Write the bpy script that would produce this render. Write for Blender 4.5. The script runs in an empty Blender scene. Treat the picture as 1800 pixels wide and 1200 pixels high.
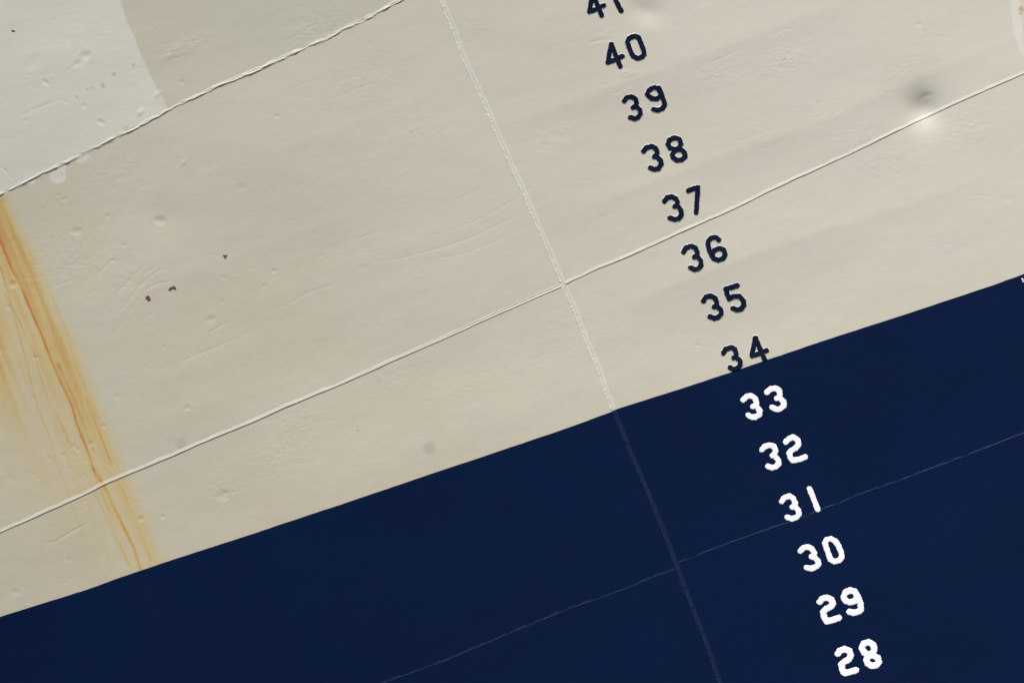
import bpy, math, random
import numpy as np
from mathutils import Vector, Matrix

# ------------------------------------------------------------------ frame of the place
# hull: X runs along the ship, Z is up, outside of the hull faces -Y.
TH = math.radians(21.0); CS, SN = math.cos(TH), math.sin(TH)
K = 311.8                 # survey units per metre (12 draught feet = 1140 units)
Z0 = 4.0                  # height of the middle of the surveyed area above the water
DIST = 90.0

def hull(p):              # survey sheet -> hull (x, z)
    p = np.asarray(p, float)
    dx = (p[..., 0] - 900) / K; dy = -(p[..., 1] - 600) / K
    return np.stack([dx * CS + dy * SN, -dx * SN + dy * CS], -1)
def sheet(x, z):          # hull -> survey sheet
    dx = x * CS - z * SN; dy = x * SN + z * CS
    return dx * K + 900, 600 - dy * K

# ------------------------------------------------------------------ camera, sky, sun, exposure
sc = bpy.context.scene
cam = bpy.data.cameras.new('camera'); co = bpy.data.objects.new('camera', cam)
sc.collection.objects.link(co); sc.camera = co
cam.sensor_width = 36; cam.lens = 36 * DIST / (1800 / K)
cam.clip_start = 1; cam.clip_end = 600
m = Matrix(((CS, SN, 0), (0, 0, -1), (-SN, CS, 0))).to_4x4()
m.translation = Vector((0, -DIST, Z0)); co.matrix_world = m

SUN = Vector((0.30, -0.44, 0.85)).normalized()
w = bpy.data.worlds.new('World'); sc.world = w; w.use_nodes = True
nt = w.node_tree; nt.nodes.clear()
sky = nt.nodes.new('ShaderNodeTexSky'); sky.sky_type = 'NISHITA'; sky.sun_disc = False
sky.sun_elevation = math.asin(SUN.z); sky.sun_rotation = math.atan2(SUN.x, SUN.y)
bg = nt.nodes.new('ShaderNodeBackground'); bg.inputs[1].default_value = 0.10
wo = nt.nodes.new('ShaderNodeOutputWorld')
nt.links.new(sky.outputs[0], bg.inputs[0]); nt.links.new(bg.outputs[0], wo.inputs[0])
sl = bpy.data.lights.new('sun', 'SUN'); sl.energy = 4.2; sl.angle = math.radians(0.53); sl.color = (1.0, 0.95, 0.87)
so = bpy.data.objects.new('sun', sl); sc.collection.objects.link(so)
so.rotation_mode = 'QUATERNION'; so.rotation_quaternion = SUN.to_track_quat('Z', 'Y'); so.location = (5, -20, 30)
sc.view_settings.view_transform = 'Standard'; sc.view_settings.look = 'None'
sc.view_settings.gamma = 1; sc.view_settings.exposure = 0.30
sc.view_settings.use_curve_mapping = False

# ------------------------------------------------------------------ numpy noise
rng = np.random.default_rng(7)
TAB = rng.random((256, 256))
def vnoise(x, y):
    xi = np.floor(x).astype(int); yi = np.floor(y).astype(int)
    fx = x - xi; fy = y - yi; fx = fx * fx * (3 - 2 * fx); fy = fy * fy * (3 - 2 * fy)
    a = TAB[xi & 255, yi & 255]; b = TAB[(xi + 1) & 255, yi & 255]
    c = TAB[xi & 255, (yi + 1) & 255]; d = TAB[(xi + 1) & 255, (yi + 1) & 255]
    return (a * (1 - fx) + b * fx) * (1 - fy) + (c * (1 - fx) + d * fx) * fy - 0.5
def fbm(x, y, o=3):
    s = 0
    for k in range(o): s = s + vnoise(x * 2 ** k + 17 * k, y * 2 ** k + 31 * k) / 2 ** k
    return s
def sstep(a, b, x):
    t = np.clip((x - a) / (b - a), 0, 1); return t * t * (3 - 2 * t)
def seg_dist(px, py, pts, val=None):
    """distance to a polyline (and the value interpolated along it)"""
    best = np.full(px.shape, 1e9); v = np.zeros(px.shape); n = len(pts)
    for i in range(n - 1):
        ax, ay = pts[i]; bx, by = pts[i + 1]; ux, uy = bx - ax, by - ay
        t = np.clip(((px - ax) * ux + (py - ay) * uy) / max(ux * ux + uy * uy, 1e-9), 0, 1)
        d = np.hypot(px - ax - t * ux, py - ay - t * uy); q = d < best
        best = np.where(q, d, best)
        v = np.where(q, (i + t) / (n - 1), v)
    return best, v

# ------------------------------------------------------------------ survey lines (sheet units)
WELD_UP = [(-900,770),(-400,534),(0,341),(30,326),(75,303),(115,285),(160,262),(213,235),(270,208),(300,190),(340,172),(390,148),(413,139),(450,124),(480,110),(530,87),(570,70),(600,53),(640,35),(670,20),(705,0),(770,-32),(1200,-235),(1900,-540)]
WELD_MID = [(-900,1290),(-400,1098),(0,932),(50,910),(100,888),(160,860),(185,847),(213,835),(305,797),(350,777),(450,736),(500,713),(600,672),(700,627),(800,583),(850,560),(900,538),(950,516),(985,501),(1000,493),(1050,470),(1100,450),(1200,404),(1300,360),(1350,334),(1400,311),(1500,265),(1600,216),(1630,202),(1700,170),(1785,133),(1800,126),(2200,-45),(2800,-290)]
PAINT = [(-900,1375),(-400,1214),(0,1084),(150,1037),(213,1014),(290,988),(450,936),(500,919),(600,886),(750,835),(855,800),(1000,751),(1073,724),(1086,718),(1200,682),(1285,654),(1350,632),(1450,598),(1590,553),(1690,520),(1750,500),(1800,482),(2200,345),(2800,140)]
WELD_LOW = [(-900,1800),(-200,1550),(300,1355),(677,1200),(787,1160),(900,1112),(1000,1070),(1048,1054),(1100,1035),(1150,1014),(1186,1001),(1194,988),(1280,955),(1350,930),(1400,913),(1475,884),(1500,873),(1600,838),(1700,800),(1790,766),(2200,610),(2800,400)]
SEAM = [(300,-1200),(560,-540),(700,-185),(776,0),(797,50),(815,100),(838,150),(856,190),(875,235),(899,290),(925,345),(945,395),(967,443),(990,500),(1010,542),(1033,603),(1050,640),(1067,690),(1080,722),(1095,760),(1112,803),(1140,867),(1167,933),(1187,987),(1202,1027),(1217,1067),(1237,1117),(1265,1197),(1400,1560),(1560,2000)]

sm_ = hull(SEAM); o_ = np.argsort(sm_[:, 1]); SZ, SX = sm_[o_, 1], sm_[o_, 0]
SC0 = float(np.interp(0, SZ, SX))
def dev(z): return np.interp(z, SZ, SX) - SC0
def wgt(x0): return np.clip(1 - np.abs(x0 - SC0) / 7.0, 0, 1)
def warp(x0, z): return x0 + wgt(x0) * dev(z)
def curve(pts):
    h = hull(pts); x, z = h[:, 0], h[:, 1]; x0 = x.copy()
    for _ in range(20): x0 = x - wgt(x0) * dev(z)
    o = np.argsort(x0); x0, z = x0[o], z[o]
    def f(q):
        r = np.interp(q, x0, z)
        r = np.where(q < x0[0], z[0] + (q - x0[0]) * 0.0, r)
        return r
    return f
C_UP, C_MID, C_PAINT0, C_LOW = map(curve, (WELD_UP, WELD_MID, PAINT, WELD_LOW))
def C_PAINT(q):           # masked by hand: a slightly uneven edge
    q = np.asarray(q, float)
    return C_PAINT0(q) + .0011 * fbm(q * 26, q * 0 + 3, 3) + .004 * np.clip(vnoise(q * 9, q * 0 + 40) - .36, 0, 1)

# ------------------------------------------------------------------ relief of the plating
# dent: x, y, sigma, depth in m (positive = pushed in), stretch, angle
DENTS = [(1624,191,17,.0215,1.1,75),(1624,190,34,.0060,1,0),(1630,168,5,.0024,2.2,-22),(1137,20,13,.007,1.5,20),(150,99,7,.0034,1.5,-25),(138,112,6,.002,1.6,-20),
 (282,388,7,.0040,1.3,0),(283,386,22,.003,1,0),(133,406,6,.003,1.5,-5),(22,500,6,.0045,1,0),(8,448,3,.001,1,0),(198,458,3.5,.002,1,0),
 (392,870,9,.004,1.2,-20),(396,866,3,.002,1,0),(409,865,3,.002,1,0),(385,866,3,-.0015,1,0),(328,717,5,.0026,1,0),(331,722,3,-.0014,1.6,20),(181,749,4,.0024,1,0),
 (158,780,4,.0024,1.4,-40),(128,785,4.5,.0024,1,0),(136,790,4,.0018,1,0),(85,806,5,.0016,1,0),(110,800,4,.0016,1,0),(247,912,4.5,.003,1,0),(285,908,3.6,.0024,1,0),
 (238,884,2.6,.0014,1,0),(25,1042,5,.0022,1.3,25),(205,697,4,.0018,1,0),(371,561,5,.0022,1.8,-20),(80,145,3.8,.0028,1.8,40),(90,135,3,-.001,1.8,-30),
 (52,132,3,.0010,1.6,20),(247,197,4.5,-.0034,1.7,-50),(278,165,4,-.0026,1.8,-45),(177,215,4,.0028,2.0,25),(148,186,5,.0018,1,0),(115,180,3,.0012,1.4,0),
 (45,212,4,.0012,1.2,0),(65,155,3,.0010,1.2,0),(30,236,2.5,.001,1,0),(320,145,4,.0018,1.4,0),(322,286,3.6,-.0024,1.8,-60),(96,36,3,.001,1,0),(110,10,3,.0008,1,0),
 (425,330,6,.0016,1.4,10),(487,205,3.5,.0018,1.4,0),(482,476,3,.0022,1.8,-15),(464,503,3.5,.0016,1.5,0),(188,380,3,.0016,1.4,60),(102,343,3,.0018,1,0),(113,350,4,.0018,1.3,-20),
 (217,431,3.5,.0018,1.3,0),(140,477,2,.001,1,0),(280,600,2.2,.0014,1.2,0),(289,611,2.6,.0018,1,30),(390,530,3,.001,1,0),(441,471,3,.0014,1,0),(393,487,4,.0010,1.6,0),
 (743,675,2.4,.0010,1,0),(737,766,2.2,.0014,1,0),(742,491,2.5,.0012,1.6,0),(789,530,1.6,.0012,1,0),(726,307,2,.0012,1,0),(909,179,2,-.0015,1,0),(1145,442,2,-.0018,1,0),
 (1147,498,2.6,.0013,1,0),(1225,607,3.5,.0014,1.6,0),(1617,42,4,.0020,1.2,-10),(1102,130,7,-.0018,1.8,5),(1100,131,3,.0010,2,5),(628,820,3,.0008,1,0),(8,300,3,.001,1,0),
 (1776,350,6,.0014,1.8,0),(1662,65,5,.0009,2,0),(17,840,6,.0012,1,0),(120,983,5,.0012,1.3,0),(60,700,4,.0016,1,0),(14,540,5,.0014,1,0),(365,290,8,.001,2,-20),
 (61,628,4,.0022,1.3,0),(150,810,3,.001,1,0),(8,616,4,.0012,1,0),(640,470,6,.0008,2,-20),(820,735,5,.0006,2,-20),(60,110,10,.001,2,-25)]
rr = random.Random(5)
for _ in range(150):      # the smaller dings that dot the plating, thicker to the left
    x = rr.uniform(-300, 2100) if rr.random() < .5 else rr.uniform(-200, 500); y = rr.uniform(-200, 1300)
    s = rr.uniform(1.6, 3.2)
    DENTS.append((x, y, s, rr.choice((1, 1, 1, -1)) * s * rr.uniform(.0001, .00035), rr.uniform(1, 2), rr.uniform(-40, 40)))
# scratch: polyline, half width, depth
SCR = [([(298,473),(283,474),(268,482),(255,492),(245,502),(232,519),(218,537),(202,552)],1.6,.0013),([(299,495),(280,497),(262,505),(250,514)],1.6,.0012),
 ([(247,473),(232,486),(218,501),(205,516),(190,534),(180,548)],1.5,.0011),([(294,518),(283,529),(270,545),(262,556),(254,566)],1.4,.001),([(242,528),(228,546),(214,568),(200,587)],1.4,.001),
 ([(196,457),(180,472),(166,491)],1.5,.0013),([(363,586),(380,577),(398,567)],1.5,.0013),([(495,541),(518,528),(540,515),(565,506),(586,500)],1.6,.0011),
 ([(655,461),(700,455),(740,445),(790,431),(835,415),(862,401),(905,382),(945,355)],1.4,.0011),([(760,456),(810,447),(850,434),(890,416),(925,398)],1.3,.0009),
 ([(755,415),(790,405),(830,391),(870,372),(905,350),(935,330)],1.3,.0009),([(800,352),(825,340),(848,326)],1.3,.0009),
 ([(290,640),(320,634),(350,622),(380,610),(410,596),(450,578)],1.6,.0009),([(78,956),(96,951),(112,942),(132,930),(150,921)],1.8,.0015),([(38,202),(60,192),(82,184),(100,176)],2.2,.0012),
 ([(115,130),(128,117),(140,109)],2,.001),([(1248,110),(1275,99),(1302,87)],1.4,.001),([(1034,76),(1052,71),(1072,70)],1.4,.001),([(630,420),(645,413),(662,408)],1.5,.001),
 ([(555,453),(572,446)],1.4,.0008),([(655,542),(675,532)],1.5,.0009),([(550,606),(568,598)],1.4,.0009),([(480,400),(500,383),(520,372)],1.6,.0007),([(95,503),(112,496),(128,491)],1.3,.001),
 ([(1050,385),(1075,375)],1.3,.0008),([(260,547),(272,534),(288,520)],1.2,.0007),([(0,293),(10,302),(20,314)],1.4,.001),([(1360,60),(1378,53),(1392,50)],1.5,.001),
 ([(1460,205),(1475,195),(1488,187)],1.3,.001),([(1700,345),(1720,343),(1745,345)],1.5,.0006),([(225,127),(250,118)],1.2,.0007),([(635,155),(650,146)],1.3,.001),
 ([(500,160),(540,145),(560,140)],1.5,.0006),([(1190,255),(1200,251)],1.4,.0006),([(273,560),(290,548),(305,535)],1.2,.0006),([(820,745),(845,733)],1.3,.0006)]
# rough, scabby areas: x, y, rx, ry, strength
ROUGH = [(310,92,34,16,2.2),(300,97,16,10,1.8),(345,70,26,14,1.2),(550,48,60,26,1.2),(640,140,70,45,.9),(720,225,40,30,1.1),(200,300,60,30,.9),(120,440,60,40,1.1),(130,470,80,60,.7),
 (840,60,40,45,.8),(1380,108,46,28,2.0),(1260,128,60,22,1.3),(960,240,50,40,.8),(1100,150,60,30,.9),(1060,60,60,30,.9),(1010,560,50,50,.7),(1700,225,80,40,1.0),(1560,290,60,30,.9),
 (1430,190,40,24,1.2),(1600,130,60,30,.9),(1080,600,60,30,.7),(700,650,80,40,.8),(520,730,60,50,.9),(480,810,60,40,.8),(1240,600,40,20,.8),(960,600,50,40,.8),(1040,290,60,30,.7),
 (240,500,60,60,.8),(630,440,60,30,.7),(50,480,50,60,.9),(140,860,60,60,.7),(385,865,30,26,1.2),(290,1000,60,60,.3),(1640,430,60,30,.6),(900,650,60,40,.6),(700,560,60,30,.6),(150,60,100,50,.5),
 (1490,250,50,30,.9),(1330,240,60,40,.6),(1380,380,80,40,.4),(820,700,70,40,.7),(1640,70,60,50,.6),(660,290,80,50,.5)]
# stiffeners ghosting through the plate: soft horizontal ridges
RIDGE = [([(868,226),(960,196),(1080,152),(1230,98),(1400,34),(1500,-5)],34,.0030),([(948,388),(1040,362),(1180,308),(1300,262),(1420,222),(1560,160),(1720,92),(1830,50)],34,.0032),
 ([(1020,562),(1120,526),(1240,478),(1350,440),(1450,404),(1560,372),(1650,340),(1760,300)],34,.0030),([(400,300),(560,240),(720,180),(860,120)],60,.0020),([(260,300),(480,420),(560,470)],80,.001),
 ([(120,560),(300,500),(520,410),(800,300)],60,.0016),([(200,700),(420,620),(640,530),(930,420)],60,.0018),([(520,880),(700,800),(980,700),(1080,660)],50,.0012)]

def relief(x, z):
    px, py = sheet(x, z)
    h = fbm(x * 0.9 + 5, z * 1.3 + 9, 2) * 0.011                       # gentle waviness of the strakes
    h = h + fbm(x * 4 + 3, z * 7, 3) * 0.0012
    for cx, cy, s, d, st, an in DENTS:
        if s < 11: s, d = s * .66, d * .62
        q = (np.abs(px - cx) < 5 * s * st) & (np.abs(py - cy) < 5 * s * st)
        if not q.any(): continue
        a = math.radians(an); ux = (px[q] - cx) * math.cos(a) + (py[q] - cy) * math.sin(a); uy = -(px[q] - cx) * math.sin(a) + (py[q] - cy) * math.cos(a)
        r2 = (ux / st) ** 2 + uy ** 2
        h[q] -= d * (np.exp(-r2 / (2 * s * s)) + (0.25 if s > 11 else .08) * np.exp(-r2 / (2 * (2 * s) ** 2)) - .35 * np.exp(-(np.sqrt(r2) - 2.2 * s) ** 2 / (.5 * s * s)) * (s < 8) * .5)
    for pts, hw, d in SCR:
        a = np.array(pts); q = (px > a[:, 0].min() - 9) & (px < a[:, 0].max() + 9) & (py > a[:, 1].min() - 9) & (py < a[:, 1].max() + 9)
        if not q.any(): continue
        dd, t = seg_dist(px[q], py[q], pts)
        h[q] -= .9 * d * np.exp(-(dd / hw) ** 2) * np.sin(np.pi * np.clip(t * .9 + .05, 0, 1)) ** .4 * (.8 + .8 * vnoise(px[q] * .2, py[q] * .2))
    for cx, cy, rx, ry, s in ROUGH:
        q = (np.abs(px - cx) < 2.6 * rx) & (np.abs(py - cy) < 2.6 * rx)
        if not q.any(): continue
        ux = (px[q] - cx) * CS - (py[q] - cy) * SN; uy = (px[q] - cx) * SN + (py[q] - cy) * CS
        g = np.exp(-(ux / rx) ** 2 - (uy / ry) ** 2)
        n = fbm(ux / 11 + cx, uy / 4.5 + cy + 1.6 * vnoise(ux / 16, uy / 16 + cx), 3)
        h[q] += s * 0.00055 * g * (1 - 2.6 * np.abs(n))
    for pts, wd, a in RIDGE:
        A = np.array(pts); q = (px > A[:, 0].min() - 3 * wd) & (px < A[:, 0].max() + 3 * wd) & (py > A[:, 1].min() - 3 * wd) & (py < A[:, 1].max() + 3 * wd)
        if not q.any(): continue
        dd, t = seg_dist(px[q], py[q], pts)
        h[q] += 1.35 * a * np.exp(-np.sqrt(dd * dd + 20) / wd) * np.sin(np.pi * t) ** .6
    return h
def body(x, z):           # the ship's own lines: rounding forward, flaring upward
    return x * x / (2 * 16.0) - (z + 1) ** 2 / (2 * 70.0)
def place(x, z, out=0.0):
    x = np.asarray(x, float); z = np.asarray(z, float)
    y = body(x, z) - relief(x, z) - out
    return np.stack([x, y, z + Z0], -1)

# ------------------------------------------------------------------ masks for stains and repaint
RUSTL = [([(-30,350),(0,427),(17,468),(30,493),(53,547),(73,593),(87,630),(103,667),(125,713),(133,743),(141,765),(151,788),(159,813),(163,826)],2.1,.80,.62),
 ([(163,826),(174,842),(182,855),(191,876),(204,903),(221,936),(234,963),(246,1002)],3.0,.5,.75),
 ([(20,410),(36,450),(60,500),(85,560),(102,605),(118,650),(140,700)],3.2,.10,.15),
 ([(0,345),(14,380),(30,420),(46,462),(60,500)],6,.15,.05),
 ([(0,505),(30,560),(45,592),(60,625),(70,665),(85,705),(100,735),(113,758),(124,786),(134,803),(142,815),(143,826),(153,840),(157,853),(166,870),(176,888),(188,915),(193,930),(207,958),(222,988),(237,1003)],1.0,.5,.6),
 ([(163,826),(170,850),(180,872),(190,900),(198,935),(214,965),(230,1004)],0.9,.5,.5),
 ([(0,470),(20,545),(38,610),(50,660),(66,720),(88,775),(98,815),(112,850),(125,888),(137,920),(150,950),(166,985),(176,1010)],1.3,.5,.4),
 ([(75,480),(100,540),(125,600),(150,680),(165,715),(185,770),(206,822),(228,868),(240,900),(256,935),(270,965),(284,992)],1.1,.32,.4),
 ([(90,520),(115,585),(135,650),(160,715),(180,775),(200,825)],1.5,.35,.3),([(150,700),(166,745),(186,795),(196,822)],1.6,.4,.3),
 ([(145,850),(160,905),(178,950),(190,985),(196,1012)],1.8,.12,.22),([(210,850),(232,900),(250,950),(268,992)],4,.25,.3),([(100,640),(128,700),(150,760),(166,800)],3,.4,.4),
 ([(130,290),(128,330)],1.0,.25,.1),([(-10,620),(20,700),(50,780),(80,850),(110,910)],4,.18,.12)]
def rust(x, z):
    px, py = sheet(x, z)
    out = np.zeros(px.shape); q = (px < 340) & (py > 280)
    X, Y = px[q], py[q]
    xl = np.interp(Y, [345, 427, 493, 547, 630, 713, 788, 826, 903, 1002, 1060], [-40, 0, 30, 53, 87, 125, 151, 163, 204, 246, 275])
    xr = np.interp(Y, [335, 385, 440, 500, 560, 600, 680, 760, 840, 920, 1000, 1060], [0, 20, 50, 76, 98, 120, 150, 182, 216, 250, 284, 300])
    # wander of the run, drawn out along the fall line
    u = X * CS + (Y - 600) * -SN; v = X * SN + Y * CS
    wob = 5 * vnoise(v / 40, u / 40 + 3) + 3 * vnoise(v / 15 + 9, u / 30)
    t = (X - xl + wob * .4) / np.maximum(xr - xl, 8)
    amp = np.interp(Y, [330, 400, 560, 640, 700, 800, 900, 1010], [.78, .74, .64, .60, .46, .34, .28, .24])
    core = np.clip(t * 7 + .4, 0, 1) * (1 - sstep(.40, 1.65, t))
    strk = 0.98 + 0.34 * vnoise(u / 5.5, v / 130) + .22 * vnoise(u / 1.8 + 7, v / 60)
    r = amp * core * strk
    # paler bleed left of the run
    left = np.interp(Y, [380, 480, 560, 640, 750, 850, 950, 1050], [.55, .52, .50, .47, .42, .32, .22, .12]) * sstep(.2, -.1, t) * np.exp(-np.clip(-t, 0, 9) * .35)
    lf2 = .34 * np.exp(-((X + 10 - (Y - 620) * .18) / 24) ** 2) * sstep(480, 560, Y) * sstep(860, 620, Y)
    r = r + (left + 1.2 * lf2) * (.95 + .9 * vnoise(u / 9 + 40, v / 160) + .3 * vnoise(u / 3, v / 50))
    r = r + .15 * sstep(2.2, .8, t) * sstep(0, .8, t) * sstep(500, 700, Y)
    for pts, wd, a, b in RUSTL:
        dd, tt = seg_dist(X + .6 * wob * .15, Y, pts)
        k = wd * (1 + .5 * vnoise(v / 14, u / 14 + wd))
        r = r + (a + (b - a) * tt) * np.exp(-(dd / k) ** 2) * (1 - .0 * tt) * sstep(1.0, .93, tt * .999 + (b > .6) * -.1) * (.8 + .6 * vnoise(v / 22 + wd, u / 20)) 
    wy = np.interp(X, [p[0] for p in WELD_UP], [p[1] for p in WELD_UP]); r = r * sstep(-2, 8, Y - wy)
    out[q] = np.clip(r, 0, 1.4)
    # small rust bleed past the right-hand repaint strip
    return out
BLOT = [(235,115,3.2,.6),(200,131,3.6,.55),(180,150,5,.5),(162,154,3,.4),(153,157,3,.4),(135,170,3,.4),(222,226,5,.30),(629,756,2.2,.8),(1799,14,5,.7),(108,305,3,.15),(1797,22,4,.5)]
GREY = [(755,787,12,.55),(318,779,11,.45),(300,770,8,.15),(850,740,30,.06),(480,830,3,.3),(1190,150,14,.0)]
def inside(px, py, poly):
    n = len(poly); r = np.zeros(px.shape, bool)
    for i in range(n):
        x1, y1 = poly[i]; x2, y2 = poly[(i + 1) % n]
        c = ((y1 > py) != (y2 > py)) & (px < (x2 - x1) * (py - y1) / ((y2 - y1) or 1e-9) + x1)
        r ^= c
    return r
EDGE = [(120,-240),(190,-70),(213,0),(220,28),(225,42),(236,64),(243,85),(251,104),(258,118),(262,128),(272,150),(283,168),(289,178),(294,190),(291,196)]
def repaint(x, z):
    px, py = sheet(x, z); n = 1.5 * vnoise(px * .12, py * .12)
    ex = np.interp(py, [p[1] for p in EDGE], [p[0] for p in EDGE])
    wy = np.interp(px, [p[0] for p in WELD_UP], [p[1] for p in WELD_UP])
    r = sstep(1.2, -1.2, px + n - ex) * (py < wy + 1)
    for bx0, by1, bx1 in ((84,318,117),(44,327,60),(128,284,156)):
        cx = (bx0 + bx1) / 2
        r = np.maximum(r, sstep(2, -2, np.hypot(px - cx + n * 3, np.maximum(py - by1 + 9, 0) * 1.25 + n * 2) - (bx1 - bx0) / 2 + 1) * (py > wy - 2))
    sx = np.interp(py, [-200, 0, 40, 70, 92, 100], [1774, 1778, 1783, 1788, 1797, 1812])
    r = np.maximum(r, sstep(-1, 2, px - sx) * sstep(1, -1, py - 97) * sstep(1.5, -1.5, px - 1796 - np.clip(py, 0, 90) * .08))
    return np.clip(r, 0, 1)
def blots(x, z, lst, nz=.6):
    px, py = sheet(x, z); r = np.zeros(px.shape)
    for cx, cy, s, a in lst:
        q = (np.abs(px - cx) < 3 * s) & (np.abs(py - cy) < 3 * s)
        if q.any():
            d = np.hypot(px[q] - cx, py[q] - cy) / s + nz * vnoise(px[q] / s * 1.3, py[q] / s * 1.3 + cx)
            r[q] = np.maximum(r[q], a * sstep(1.25, .6, d))
    return r
def tape(x, z):
    px, py = sheet(x, z)
    pl = np.interp(px, [p[0] for p in PAINT], [p[1] for p in PAINT])
    wd = np.interp(px, [400, 833, 900, 1350, 1800, 2600], [0, 7, 15, 22, 34, 40])
    return sstep(3, -3, pl - py - wd) * (wd > 1)

# ------------------------------------------------------------------ materials
def new_mat(name):
    m = bpy.data.materials.new(name); m.use_nodes = True; t = m.node_tree
    return m, t, t.nodes['Principled BSDF']
def N(t, typ, **kw):
    n = t.nodes.new(typ)
    for k, v in kw.items():
        if k in ('inp',):
            for a, b in v.items(): n.inputs[a].default_value = b
        else: setattr(n, k, v)
    return n
def noise(t, scale, detail=4, rough=.55, sc3=(1, 1, 1), dist=0):
    tc = N(t, 'ShaderNodeTexCoord'); mp = N(t, 'ShaderNodeMapping', inp={'Scale': sc3})
    n = N(t, 'ShaderNodeTexNoise', inp={'Scale': scale, 'Detail': detail, 'Roughness': rough, 'Distortion': dist})
    t.links.new(tc.outputs['Object'], mp.inputs[0]); t.links.new(mp.outputs[0], n.inputs['Vector'])
    return n.outputs['Fac']
def ramp(t, fac, stops):
    r = N(t, 'ShaderNodeValToRGB'); t.links.new(fac, r.inputs[0]); e = r.color_ramp.elements
    while len(e) < len(stops): e.new(.5)
    for k, (p, c) in enumerate(stops): e[k].position = p; e[k].color = tuple(c) + ((1,) if len(c) == 3 else ())
    return r.outputs[0]
def mixc(t, fac, a, b, mode='MIX'):
    n = N(t, 'ShaderNodeMix', data_type='RGBA', blend_type=mode)
    for s, v in ((n.inputs[0], fac), (n.inputs[6], a), (n.inputs[7], b)):
        if isinstance(v, (int, float)): s.default_value = v
        elif isinstance(v, tuple): s.default_value = v + (1,) if len(v) == 3 else v
        else: t.links.new(v, s)
    return n.outputs[2]
def math_(t, op, a, b=0.0, c=None):
    n = N(t, 'ShaderNodeMath', operation=op)
    for i, v in enumerate((a, b) if c is None else (a, b, c)):
        if isinstance(v, (int, float)): n.inputs[i].default_value = v
        else: t.links.new(v, n.inputs[i])
    return n.outputs[0]
def attr(t, name):
    a = N(t, 'ShaderNodeAttribute', attribute_name=name); return a.outputs['Fac']
def bump(t, b, layers):
    prev = None
    for fac, dist in layers:
        n = N(t, 'ShaderNodeBump', inp={'Strength': 1.0, 'Distance': dist}); t.links.new(fac, n.inputs['Height'])
        if prev: t.links.new(prev, n.inputs['Normal'])
        prev = n.outputs[0]
    t.links.new(prev, b.inputs['Normal'])

CREAM = (0.555, 0.525, 0.425)
def cream_mat(name, tint=(1, 1, 1)):
    m, t, b = new_mat(name)
    base = tuple(CREAM[i] * tint[i] for i in range(3))
    lo = tuple(v * k for v, k in zip(base, (.965, .945, .93))); hi = tuple(v * k for v, k in zip(base, (1.02, 1.02, 1.03)))
    c = ramp(t, noise(t, .8, 3, .5), [(.35, lo), (.65, hi)])
    pink = math_(t, 'MULTIPLY', ramp(t, noise(t, 2.6, 3, .6, dist=.5), [(.5, (0, 0, 0)), (.72, (1, 1, 1))]), .35)
    c = mixc(t, pink, c, (base[0] * 1.03, base[1] * .965, base[2] * .97))
    fine = ramp(t, noise(t, 55, 4, .7), [(.3, (.965, .965, .96)), (.7, (1.02, 1.02, 1.02))])
    c = mixc(t, 1.0, c, fine, 'MULTIPLY')
    ft = math_(t, 'ADD', attr(t, 'fore_tint'), math_(t, 'MULTIPLY', math_(t, 'SUBTRACT', noise(t, 1.7, 3), .5), .3))
    c = mixc(t, ft, c, (base[0] * 1.03, base[1] * 1.06, base[2] * 1.16))  # cream turns paler and less yellow forward and slightly upward, with mottling
    c = mixc(t, attr(t, 'tape'), c, (base[0] * 1.03, base[1] * 1.02, base[2] * .98))
    c = mixc(t, attr(t, 'repaint'), c, mixc(t, noise(t, 2.0, 2), (.655, .625, .535), (.635, .60, .51)))
    c = mixc(t, attr(t, 'grey'), c, (.36, .36, .32))
    # rust: thin film is pale ochre, thick film is orange brown
    ra = attr(t, 'rust')
    sn = ramp(t, noise(t, 30, 4, .65, (1, 1, .10)), [(.3, (.78, .78, .78)), (.7, (1.18, 1.18, 1.18))])
    rf = math_(t, 'MULTIPLY', ra, sn)
    rc = ramp(t, rf, [(0, (.61, .49, .21)), (.45, (.60, .43, .145)), (.74, (.56, .335, .09)), (1, (.53, .215, .05))])
    al = ramp(t, rf, [(0, (0, 0, 0)), (.12, (.2, .2, .2)), (.5, (.74, .74, .74)), (1, (.97, .97, .97))])
    c = mixc(t, al, c, rc)
    c = mixc(t, attr(t, 'blot'), c, (.50, .30, .17))
    t.links.new(c, b.inputs['Base Color'])
    b.inputs['Roughness'].default_value = .48; b.inputs['Specular IOR Level'].default_value = .35
    bump(t, b, [(noise(t, 16, 4, .6, (1, 1, 1.9), .6), .0006), (noise(t, 70, 3, .6, (1, 1, 1.5)), .00022)])
    return m
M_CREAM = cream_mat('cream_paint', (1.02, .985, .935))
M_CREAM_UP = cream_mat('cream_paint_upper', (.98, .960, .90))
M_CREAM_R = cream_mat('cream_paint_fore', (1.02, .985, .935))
def bead_mat(name, col, rough, spec, bd=.0012):
    m, t, b = new_mat(name)
    c = mixc(t, 1.0, col, ramp(t, noise(t, 60, 4, .7), [(.3, (.93, .93, .93)), (.7, (1.05, 1.05, 1.05))]), 'MULTIPLY')
    ra = attr(t, 'rust'); al = math_(t, 'MULTIPLY', ra, .55)
    c = mixc(t, al, c, (.56, .38, .19)) if col[0] > .2 else c
    t.links.new(c, b.inputs['Base Color']); b.inputs['Roughness'].default_value = rough; b.inputs['Specular IOR Level'].default_value = spec
    bump(t, b, [(noise(t, 90, 4, .65), bd)])
    return m
M_BEAD = bead_mat('cream_weld_paint', (.575, .545, .455), .5, .3)
M_SEAM = bead_mat('pale_seam_paint', (.625, .603, .515), .5, .3, .001)
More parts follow.
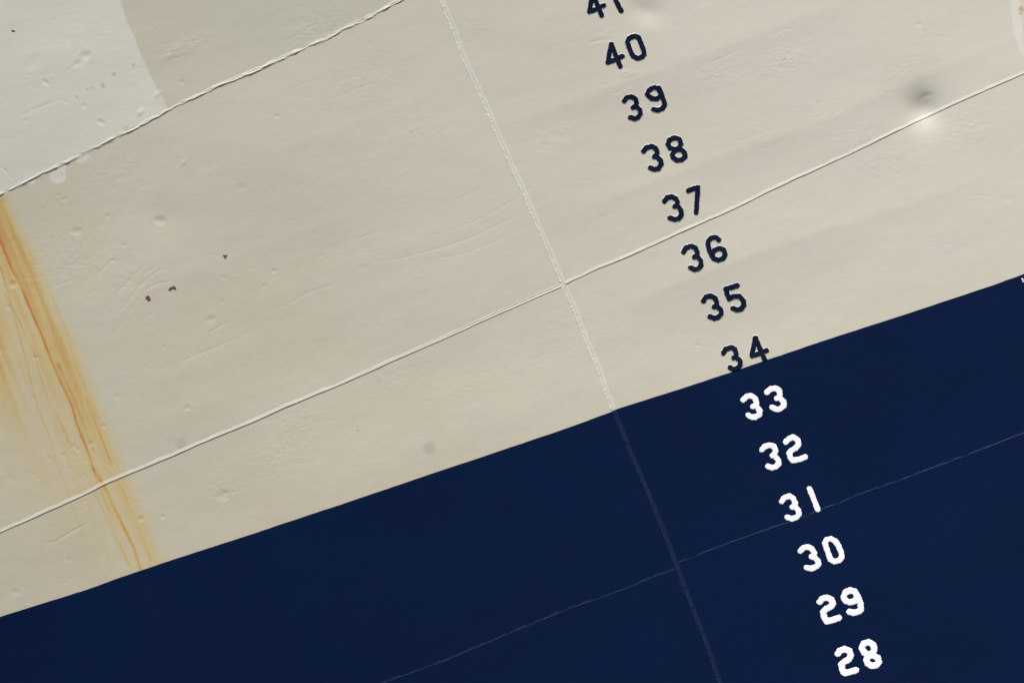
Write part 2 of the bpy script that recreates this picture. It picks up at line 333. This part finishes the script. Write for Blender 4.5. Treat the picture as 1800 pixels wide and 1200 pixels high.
def navy_mat(name, col, rough=.5, spec=.07):
    m, t, b = new_mat(name)
    c = mixc(t, noise(t, 1.1, 4, .6), tuple(v * .86 for v in col), tuple(v * 1.16 for v in col))
    c = mixc(t, 1.0, c, ramp(t, noise(t, 40, 5, .75), [(.3, (.88, .88, .9)), (.75, (1.14, 1.12, 1.1))]), 'MULTIPLY')
    # scattered salt specks and a faint brown wash below the rust run
    sp = ramp(t, noise(t, 75, 2, .5), [(.755, (0, 0, 0)), (.80, (1, 1, 1))])
    c = mixc(t, math_(t, 'MULTIPLY', sp, .35), c, (.045, .05, .085))
    c = mixc(t, attr(t, 'wash'), c, (.022, .018, .022))
    t.links.new(c, b.inputs['Base Color']); b.inputs['Roughness'].default_value = rough; b.inputs['Specular IOR Level'].default_value = spec
    bump(t, b, [(noise(t, 16, 4, .6, (1, 1, 1.9), .6), .0008), (noise(t, 80, 3, .6), .0002)])
    return m
M_NAVY = navy_mat('navy_paint', (.0016, .0094, .0415))
M_NAVYW = bead_mat('navy_weld_paint', (.0045, .0150, .052), .5, .22, .0016)
M_DIGIT_D = bead_mat('navy_lettering_paint', (.0014, .0062, .0270), .28, .20, .0012)
M_DIGIT_L = bead_mat('white_lettering_paint', (.97, .95, .98), .45, .5, .0006)
M_RIM_N = bead_mat('navy_bead_paint', (.002, .009, .038), .45, .12)
M_CHIP = bead_mat('bare_rust_primer', (.19, .070, .055), .8, .2, .004)

# ------------------------------------------------------------------ object helpers
def link(name, me, mat, parent, label=None):
    o = bpy.data.objects.new(name, me); sc.collection.objects.link(o)
    if mat: me.materials.append(mat)
    if parent: o.parent = parent
    if label: o['label'] = label
    return o
def mesh_arrays(name, V, F, attrs=None):
    me = bpy.data.meshes.new(name); V = np.ascontiguousarray(V, np.float32)
    me.vertices.add(len(V)); me.vertices.foreach_set('co', V.ravel())
    F = np.ascontiguousarray(F, np.int32); nf = len(F)
    me.loops.add(nf * 4); me.loops.foreach_set('vertex_index', F.ravel())
    me.polygons.add(nf); me.polygons.foreach_set('loop_start', np.arange(0, nf * 4, 4, dtype=np.int32))
    me.polygons.foreach_set('loop_total', np.full(nf, 4, np.int32))
    for k, v in (attrs or {}).items():
        a = me.attributes.new(k, 'FLOAT', 'POINT'); a.data.foreach_set('value', np.ascontiguousarray(v.ravel(), np.float32))
    me.update(calc_edges=True); me.shade_smooth(); me.validate()
    return me
def grid_faces(nr, nc):
    i = np.arange(nr * nc).reshape(nr, nc)
    return np.stack([i[:-1, :-1], i[:-1, 1:], i[1:, 1:], i[1:, :-1]], -1).reshape(-1, 4)

root = bpy.data.objects.new('ship_hull', None); sc.collection.objects.link(root)
root.location = (0, 0, 0)
root['label'] = 'welded ship hull side, cream over navy, with rust streak and draught numbers 28 to 41'
root['category'] = 'ship hull'

STEP = 0.0058
def spaced(a, b, dense_lo, dense_hi):
    """fine spacing where the sheet was surveyed closely, widening outward"""
    out = [a]; x = a
    while x < b - 1e-6:
        far = max(dense_lo - x, x - dense_hi, 0)
        x = min(b, x + STEP * (1 + far * 14)) if far == 0 or x > dense_hi else min(b, max(x + STEP * (1 + far * 14) if x + STEP * (1 + far * 14) < dense_lo + STEP else dense_lo, x + STEP))
        out.append(x)
    return np.array(out)
XL, XR, ZB, ZT = -10.5, 10.5, -Z0 - .3, 8.0
def plate(fa, fb, left, mat, label, name='hull_plate', dense=None):
    """one strake of plating between the upper line fa and the lower line fb"""
    xs = spaced(XL, SC0, -3.5, SC0) if left else spaced(SC0, XR, SC0, 3.5)
    if dense is None:
        mid = np.abs(fa(xs) - fb(xs))[(xs > -3.5) & (xs < 3.5)].max()
        b = np.linspace(0, 1, int(mid / STEP) + 2)
    else: b = dense
    za = fa(xs)[None, :]; zb = fb(xs)[None, :]
    Zg = za + (zb - za) * b[:, None]; X0 = np.broadcast_to(xs[None, :], Zg.shape); Xg = warp(X0, Zg)
    V = place(Xg, Zg)
    at = {'rust': rust(Xg, Zg), 'repaint': repaint(Xg, Zg), 'blot': blots(Xg, Zg, BLOT), 'grey': blots(Xg, Zg, GREY, .15), 'tape': .3 * tape(Xg, Zg), 'fore_tint': sstep(-2.6, 2.8, Xg + .3 * Zg)}
    if mat is M_NAVY:
        px, py = sheet(Xg, Zg)
        at = {'wash': .07 * np.exp(-((px - 252 - (py - 1010) * .30) / 16) ** 2) * sstep(1005, 1020, py) * sstep(1180, 1040, py)}
    me = mesh_arrays(name, V.reshape(-1, 3), grid_faces(*Zg.shape), at)
    return link(name, me, mat, root, label)
def top(q): return np.full(np.shape(q), ZT)
def bottom(q): return np.full(np.shape(q), ZB)
def frac_from(f, outer, left):
    """row fractions dense next to the line f, coarse towards the outer edge"""
    q = np.linspace(-3.5, SC0, 50) if left else np.linspace(SC0, 3.5, 50)
    zz = f(q); span = np.abs(outer - zz).max()
    vis = min(span, max(.4, (3.0 - zz.min()) if outer > 0 else (zz.max() + 3.0)))
    d = [0.0]
    while d[-1] < span: d.append(d[-1] + STEP * (1 + max(0, d[-1] - vis) * 14))
    d = np.array(d); return d / d[-1]
for left in (True, False):
    side = 'aft of' if left else 'forward of'
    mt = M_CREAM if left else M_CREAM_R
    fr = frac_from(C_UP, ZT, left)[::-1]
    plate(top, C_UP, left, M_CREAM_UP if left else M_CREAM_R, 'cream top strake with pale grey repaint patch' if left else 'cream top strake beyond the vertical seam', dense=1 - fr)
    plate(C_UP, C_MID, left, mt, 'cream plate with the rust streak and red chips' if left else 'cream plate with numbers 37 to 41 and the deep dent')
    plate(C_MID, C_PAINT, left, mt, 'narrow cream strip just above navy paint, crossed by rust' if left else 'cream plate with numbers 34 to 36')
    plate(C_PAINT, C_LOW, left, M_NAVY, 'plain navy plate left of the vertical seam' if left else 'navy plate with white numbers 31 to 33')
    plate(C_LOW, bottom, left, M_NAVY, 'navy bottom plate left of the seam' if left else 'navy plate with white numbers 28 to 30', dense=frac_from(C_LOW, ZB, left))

# ------------------------------------------------------------------ weld beads and seam
def resample(pts, step):
    P = hull(pts); L = np.r_[0, np.cumsum(np.hypot(*np.diff(P, axis=0).T))]; n = max(int(L[-1] / step), 2)
    s = np.linspace(0, L[-1], n); x = np.interp(s, L, P[:, 0]); z = np.interp(s, L, P[:, 1])
    k = max(int(.05 / (L[-1] / n)), 1); ker = np.hanning(2 * k + 3); ker /= ker.sum()
    px = np.pad(x, k + 1, mode='reflect', reflect_type='odd'); pz = np.pad(z, k + 1, mode='reflect', reflect_type='odd')
    return np.convolve(px, ker, 'valid'), np.convolve(pz, ker, 'valid'), s
def bead(name, pts, half, prof, mat, label, step=.0045, na=21):
    x, z, s = resample(pts, step)
    tx, tz = np.gradient(x), np.gradient(z); L = np.hypot(tx, tz); nx, nz = -tz / L, tx / L      # n points to the upper side
    u = np.linspace(-1, 1, na)[None, :] * half                                                     # metres across
    S = np.broadcast_to(s[:, None], (len(s), na)); U = np.broadcast_to(u, S.shape)
    hh = prof(U, S)
    off = .0022 * fbm(S * 9, S * 0 + half * 99, 3)
    X = x[:, None] + nx[:, None] * (U + off); Z = z[:, None] + nz[:, None] * (U + off)
    V = place(X, Z, hh - .0008)
    me = mesh_arrays(name, V.reshape(-1, 3), grid_faces(*S.shape)[:, ::-1], {'rust': rust(X, Z)})
    return link(name, me, mat, root, label)
def g(u, c, w): return np.exp(-((u - c) / w) ** 2)
def lip(U, c, up, dn, h):
    v = U - c
    return h * np.where(v > 0, np.clip(1 - (v / up), 0, 1) ** 1.3, np.clip(1 - (v / dn) ** 2, 0, 1) ** .8)
def prof_up(U, S):
    n = fbm(S * 26, U * 130, 4)
    c = -.004 + .004 * vnoise(S * 8, S * 0 + 3)
    r = lip(U, c, .022, .0066, .0044) * (1 + .3 * fbm(S * 14, S * 0, 2)) + .0022 * g(U, -.012, .003) * (vnoise(S * 7, S * 0 + 8) > -.1)
    return r + .0052 * n * g(U, -.003, .011)
def clipl(pts, lo, hi, ax=0): return [p for p in pts if lo <= p[ax] <= hi]
bead('weld_seam', clipl(WELD_UP, -500, 1300), .026, prof_up, M_BEAD, 'rough ropy weld across the top left')
def prof_mid_l(U, S):
    n = fbm(S * 11, U * 60, 3); d = sstep(3.4, 4.6, S)          # turns to a double bead near the seam
    one = lip(U, -.008, .024, .0060, .0042)
    two = lip(U, .002, .013, .003, .0022) + lip(U, -.010, .010, .004, .0036)
    return one * (1 - d) + two * d + .0012 * n * g(U, 0, .012)
bead('weld_seam', clipl(WELD_MID, -500, 985), .022, prof_mid_l, M_BEAD, 'smooth weld bead running left from the seam through the rust')
def prof_mid_r(U, S):
    n = fbm(S * 18, U * 70, 3)
    return lip(U, -.007, .022, .0060, .0041) * (1 + .3 * vnoise(S * 9, S * 0)) + .0014 * n * g(U, -.001, .009)
bead('weld_seam', [(993, 497)] + clipl(WELD_MID, 1000, 2300), .020, prof_mid_r, M_BEAD, 'weld bead running right under number 37 to the dent')
def prof_low_l(U, S):
    d = g(S, 5.25, .35)
    return lip(U, .002, .010, .004, .0022) + (.0014 * g(U, -.008, .004) + .002 * g(U, .012, .003)) * (.4 + d) + .001 * fbm(S * 20, U * 60, 2)* g(U, 0, .014)
bead('weld_seam', clipl(WELD_LOW, -300, 1186), .024, prof_low_l, M_NAVYW, 'faint navy weld left of the seam')
bead('weld_seam', clipl(WELD_LOW, 1194, 2300), .020, lambda U, S: lip(U, -.001, .013, .005, .0020) * (1 + .3 * vnoise(S * 14, S * 0)) + .0016 * fbm(S * 22, U * 70, 3) * g(U, 0, .01), M_NAVYW, 'faint navy weld below number 31')
def prof_seam(U, S):
    # U > 0 is the left edge here (the run goes down the hull)
    n = vnoise(S * 95, U * 160) + .6 * vnoise(S * 190 + 5, U * 260)
    pit = np.clip(vnoise(S * 70 + 50, U * 50 + 9) - .12, 0, 1)
    act = .35 + .65 * sstep(-.15, .2, vnoise(S * 2.3 + 4, S * 0))
    a = .0013 * sstep(.024, .012, np.abs(U)) + .0010 * g(U, -.011, .006) - .0008 * g(U, -.003, .003)
    return a + .0030 * n * g(U, -.010, .008) * act - .010 * pit * g(U, -.006, .006) * act + .0004 * fbm(S * 30, U * 90, 2) * g(U, .01, .01)
seam_c = [(-p[0] + 2 * p[0], p[1]) for p in SEAM if -600 < p[1] < 718] + [(1078, 719)]
seam_n = [(1079, 721)] + [p for p in SEAM if 725 < p[1] < 1700]
bead('seam_strip', seam_c, .027, prof_seam, M_SEAM, 'pale speckled vertical seam on cream paint', step=.004, na=25)
def prof_seam_n(U, S):
    n = vnoise(S * 80, U * 160) + .5 * vnoise(S * 160 + 5, U * 260)
    return .0017 * g(U, .009, .0030) * (1 + 1.2 * vnoise(S * 5, S * 0)) + .0021 * g(U, -.008, .0030) * (1 + 1.2 * vnoise(S * 6, S * 0 + 9)) + .0009 * g(U, 0, .013) + .0022 * n * (g(U, -.009, .006) + .4 * g(U, .009, .006))
bead('seam_strip', seam_n, .026, prof_seam_n, M_NAVYW, 'faint double vertical seam under navy paint', step=.004, na=25)

# ------------------------------------------------------------------ raised, hand painted draught numbers
def blob_mesh(name, strokes, rad, height, mat, parent, label=None, edge=1.3, rag=.9, seed=0, base=0.0, clip=None, shift=(0, 0), step=.55):
    """a raised patch of paint bounded by brush strokes (level set cut into polygons)"""
    al = np.array([p for s in strokes for p in s]); m = rad + 5
    gx = np.arange(al[:, 0].min() - m, al[:, 0].max() + m, step); gy = np.arange(al[:, 1].min() - m, al[:, 1].max() + m, step)
    GX, GY = np.meshgrid(gx, gy)
    F = np.full(GX.shape, 1e9)
    for s in strokes: F = np.minimum(F, seg_dist(GX, GY, s)[0])
    F = F - rad
    F += rag * (1.0 * vnoise(GX * .42 + seed * 7.3, GY * .42) + .8 * vnoise(GX * .95 + seed * 3.1, GY * .95 + 5)) + .25 * vnoise(GX * 1.9, GY * 1.9 + seed)
    if clip: 
        cy = np.interp(GX, [p[0] for p in clip], [p[1] for p in clip]); F = np.maximum(F, GY - cy)
    verts, faces, idx = [], [], {}
    def vid(key, x, y, d):
        if key not in idx: idx[key] = len(verts); verts.append((x, y, d))
        return idx[key]
    ny, nx = F.shape
    act = np.minimum.reduce([F[:-1, :-1], F[1:, :-1], F[:-1, 1:], F[1:, 1:]]) < 0
    for j, i in zip(*np.nonzero(act)):
        cs = [(j, i), (j, i + 1), (j + 1, i + 1), (j + 1, i)]; poly = []
        for k in range(4):
            a, b = cs[k], cs[(k + 1) % 4]; fa, fb = F[a], F[b]
            if fa < 0: poly.append(vid(a, gx[a[1]], gy[a[0]], -fa))
            if (fa < 0) != (fb < 0):
                t = fa / (fa - fb); key = (min(a, b), max(a, b))
                poly.append(vid(key, gx[a[1]] + t * (gx[b[1]] - gx[a[1]]), gy[a[0]] + t * (gy[b[0]] - gy[a[0]]), 0.0))
        if len(poly) >= 3: faces.append(poly)
    A = np.array(verts); hp = hull(A[:, :2] + np.array(shift))
    hh = base + height * np.clip(A[:, 2] / edge, 0, 1) ** .55 + (A[:, 2] > 0) * .0004 * vnoise(A[:, 0] * .5, A[:, 1] * .5) - (A[:, 2] <= 0) * .0006
    V = place(hp[:, 0], hp[:, 1], hh)
    me = bpy.data.meshes.new(name); me.from_pydata(V.tolist(), [], faces); me.update(); me.shade_smooth()
    return link(name, me, mat, parent, label)

def T(ox, oy, s, *strokes): return [[(ox + x / s, oy + y / s) for x, y in st] for st in strokes]
A9 = (1000, 0, 9.0); B = (1070, 130, 6.667); C = (1140, 310, 6.667); D = (1210, 480, 6.0); E = (1280, 660, 6.667); Fc = (1350, 840, 6.667); G = (1410, 1020, 6.667)
def loop(*p): return list(p) + [p[0]]
four_a = T(*A9, [(670,700),(640,840),(618,985)], [(618,985),(730,945),(845,890)], [(672,700),(745,890),(812,1045)])
NUM = [
 ('41', [[[(x - 32.5, y - 89) for x, y in s] for s in four_a], [[(1071,-28),(1082,0),(1089,14)]]], 4.0, 'D'),
 ('40', [four_a, T(*A9, loop((925,670),(955,600),(1030,568),(1100,590),(1140,680),(1180,790),(1195,855),(1160,900),(1085,922),(1012,885),(968,790)))], 4.0, 'D'),
 ('39', [T(*B, [(182,315),(210,277),(262,264),(308,285),(328,335),(322,365),(285,392)], [(325,385),(365,420),(372,465),(345,508),(305,524),(252,508)]),
         T(*B, loop((452,235),(470,190),(525,158),(580,170),(608,215),(605,262),(560,292),(500,286)), [(588,160),(618,230),(645,310),(658,358),(630,402),(575,424),(525,412)])], 4.0, 'D'),
 ('38', [T(*B, [(408,903),(440,862),(505,845),(548,868),(570,918),(560,950),(535,968)], [(570,972),(608,1008),(618,1055),(585,1105),(530,1116),(485,1098)]),
         T(*B, loop((693,820),(712,768),(775,745),(832,765),(846,818),(828,868),(770,884),(718,864)), loop((747,935),(775,890),(845,880),(893,925),(895,968),(855,1003),(800,1010),(757,982)))], 4.1, 'D'),
 ('37', [T(*C, [(188,288),(215,248),(268,234),(318,256),(340,300),(335,332),(308,350)], [(345,350),(383,398),(388,448),(357,492),(310,502),(252,486)]),
         T(*C, [(466,166),(520,143),(580,127),(576,190),(570,270),(565,350),(560,418)])], 4.1, 'D'),
 ('36', [T(*C, [(410,882),(440,832),(500,814),(548,836),(574,890),(570,925),(538,942)], [(580,948),(613,988),(618,1038),(588,1080),(545,1090),(492,1066)]),
         T(*C, [(825,742),(790,712),(742,716),(702,752),(698,800),(718,875),(748,935)], loop((747,920),(768,862),(828,840),(880,858),(900,912),(877,958),(822,978),(765,960)))], 4.1, 'D'),
 ('35', [T(*D, [(160,290),(187,250),(235,237),(283,260),(300,300),(298,335),(272,352)], [(305,350),(343,388),(347,428),(312,464),(275,473),(227,455)]),
         T(*D, [(518,127),(460,145),(396,165),(412,220),(432,268),(480,243),(538,240),(582,288),(586,338),(558,376),(510,384),(470,368)])], 4.2, 'D'),
 ('34', [T(*D, [(370,838),(395,797),(450,781),(490,800),(506,850),(504,878),(480,890)], [(512,888),(546,922),(548,965),(520,1000),(475,1012),(440,992)]),
         T(*D, [(708,682),(690,770),(672,866)], [(672,866),(750,845),(825,812)], [(712,685),(755,790),(805,905)])], 4.2, 'D'),
 ('33', [T(*E, [(178,286),(212,247),(270,237),(318,270),(334,318),(328,350),(292,365)], [(338,368),(374,418),(366,460),(322,488),(282,490),(238,466)]),
         T(*E, [(455,196),(492,162),(548,149),(598,170),(607,228),(600,255),(573,268)], [(610,270),(653,310),(652,358),(612,392),(572,400),(515,374)])], 4.9, 'L'),
 ('32', [T(*E, [(398,868),(432,830),(490,817),(538,832),(557,880),(545,918),(522,938)], [(545,940),(588,988),(596,1030),(562,1070),(512,1080),(468,1062)]),
         T(*E, [(677,778),(712,742),(765,722),(813,750),(829,800),(800,848),(742,878),(718,910),(728,958),(762,998),(840,980),(905,955)])], 4.9, 'L'),
 ('31', [T(*Fc, [(162,275),(192,232),(255,212),(298,240),(322,300),(312,330),(285,342)], [(320,340),(358,380),(364,428),(335,462),(282,478),(225,460)]),
         T(*Fc, [(489,128),(535,240),(585,368)])], 4.8, 'L'),
 ('30', [T(*Fc, [(382,856),(412,820),(470,806),(518,830),(545,880),(535,905),(512,922)], [(545,930),(588,970),(594,1012),(556,1045),(510,1063),(452,1050)]),
         T(*Fc, loop((667,760),(692,722),(738,711),(788,736),(830,800),(862,880),(868,930),(840,966),(782,982),(732,952),(703,870)))], 4.9, 'L'),
 ('29', [T(*G, [(208,250),(240,212),(293,200),(343,226),(364,270),(340,308),(282,333),(246,370),(260,430),(290,480),(370,460),(432,436)]),
         T(*G, loop((488,195),(510,138),(570,116),(622,133),(645,185),(632,238),(560,256),(512,238)), [(620,130),(658,200),(690,280),(690,345),(650,370),(600,380),(556,366)])], 5.5, 'L'),
 ('28', [T(*G, [(418,858),(446,820),(500,802),(553,822),(573,878),(550,922),(492,953),(462,985),(470,1040),(496,1084),(570,1070),(632,1050)]),
         T(*G, loop((702,790),(722,742),(780,722),(834,750),(850,800),(832,850),(780,864),(732,850)), loop((753,930),(775,885),(840,878),(890,908),(902,958),(872,990),(820,1000),(772,974)))], 5.6, 'L')]
NIP = {'41', '36'}
for k, (txt, digs, rad, kind) in enumerate(NUM):
    dark = kind == 'D'; clip = [(a, b + .3) for a, b in PAINT] if txt == '34' else None
    allst = [s for d in digs for s in d]
    num = blob_mesh('draft_number', allst, rad + (1.3 if dark else -.4), .0034 if dark else .0015, M_BEAD if dark else M_RIM_N, root,
                    ('navy blue number %s on cream paint' if dark else 'white number %s on navy paint') % txt, seed=k + 50, rag=.9, clip=clip, shift=(0, .1) if dark else (0, 0), edge=2.0)
    for q, d in enumerate(digs):
        if txt == '41' and q == 1: d = d + [[(1089,14),(1092,19)]]
        blob_mesh('digit', d, rad + (.3 if dark else 0), .0014, M_DIGIT_D if dark else M_DIGIT_L, num, None, seed=k * 2 + q, base=.0030 if dark else .0014, rag=.9 if dark else 1.15, clip=clip, edge=1.0)

# ------------------------------------------------------------------ bare chips in the paint
for k, (st, r) in enumerate([([(392.5,449.5),(398.5,449.5),(395.5,453),(392.5,449.5)],1.5), ([(298,509),(302,506),(305,505),(307,507)],2.6), ([(306,506),(307,508)],1.9), ([(259,523),(261,526)],3.6), ([(21.5,54),(25,55.5)],1.6), ([(1799.5,490),(1801,495)],1.3)]):
    if k == 2: continue
    lab = ['small triangular brown chip', 'largest dark red chip, on the left plate', '', 'pinkish red chip beside the largest one', 'tiny dark chip on the grey patch', 'pale chip at the right edge of the navy paint'][k]
    blob_mesh('paint_chip', [st], r, .0006, M_CHIP if k < 5 else M_DIGIT_L, root, lab, seed=90 + k, rag=1.0, step=.35, base=.0004)
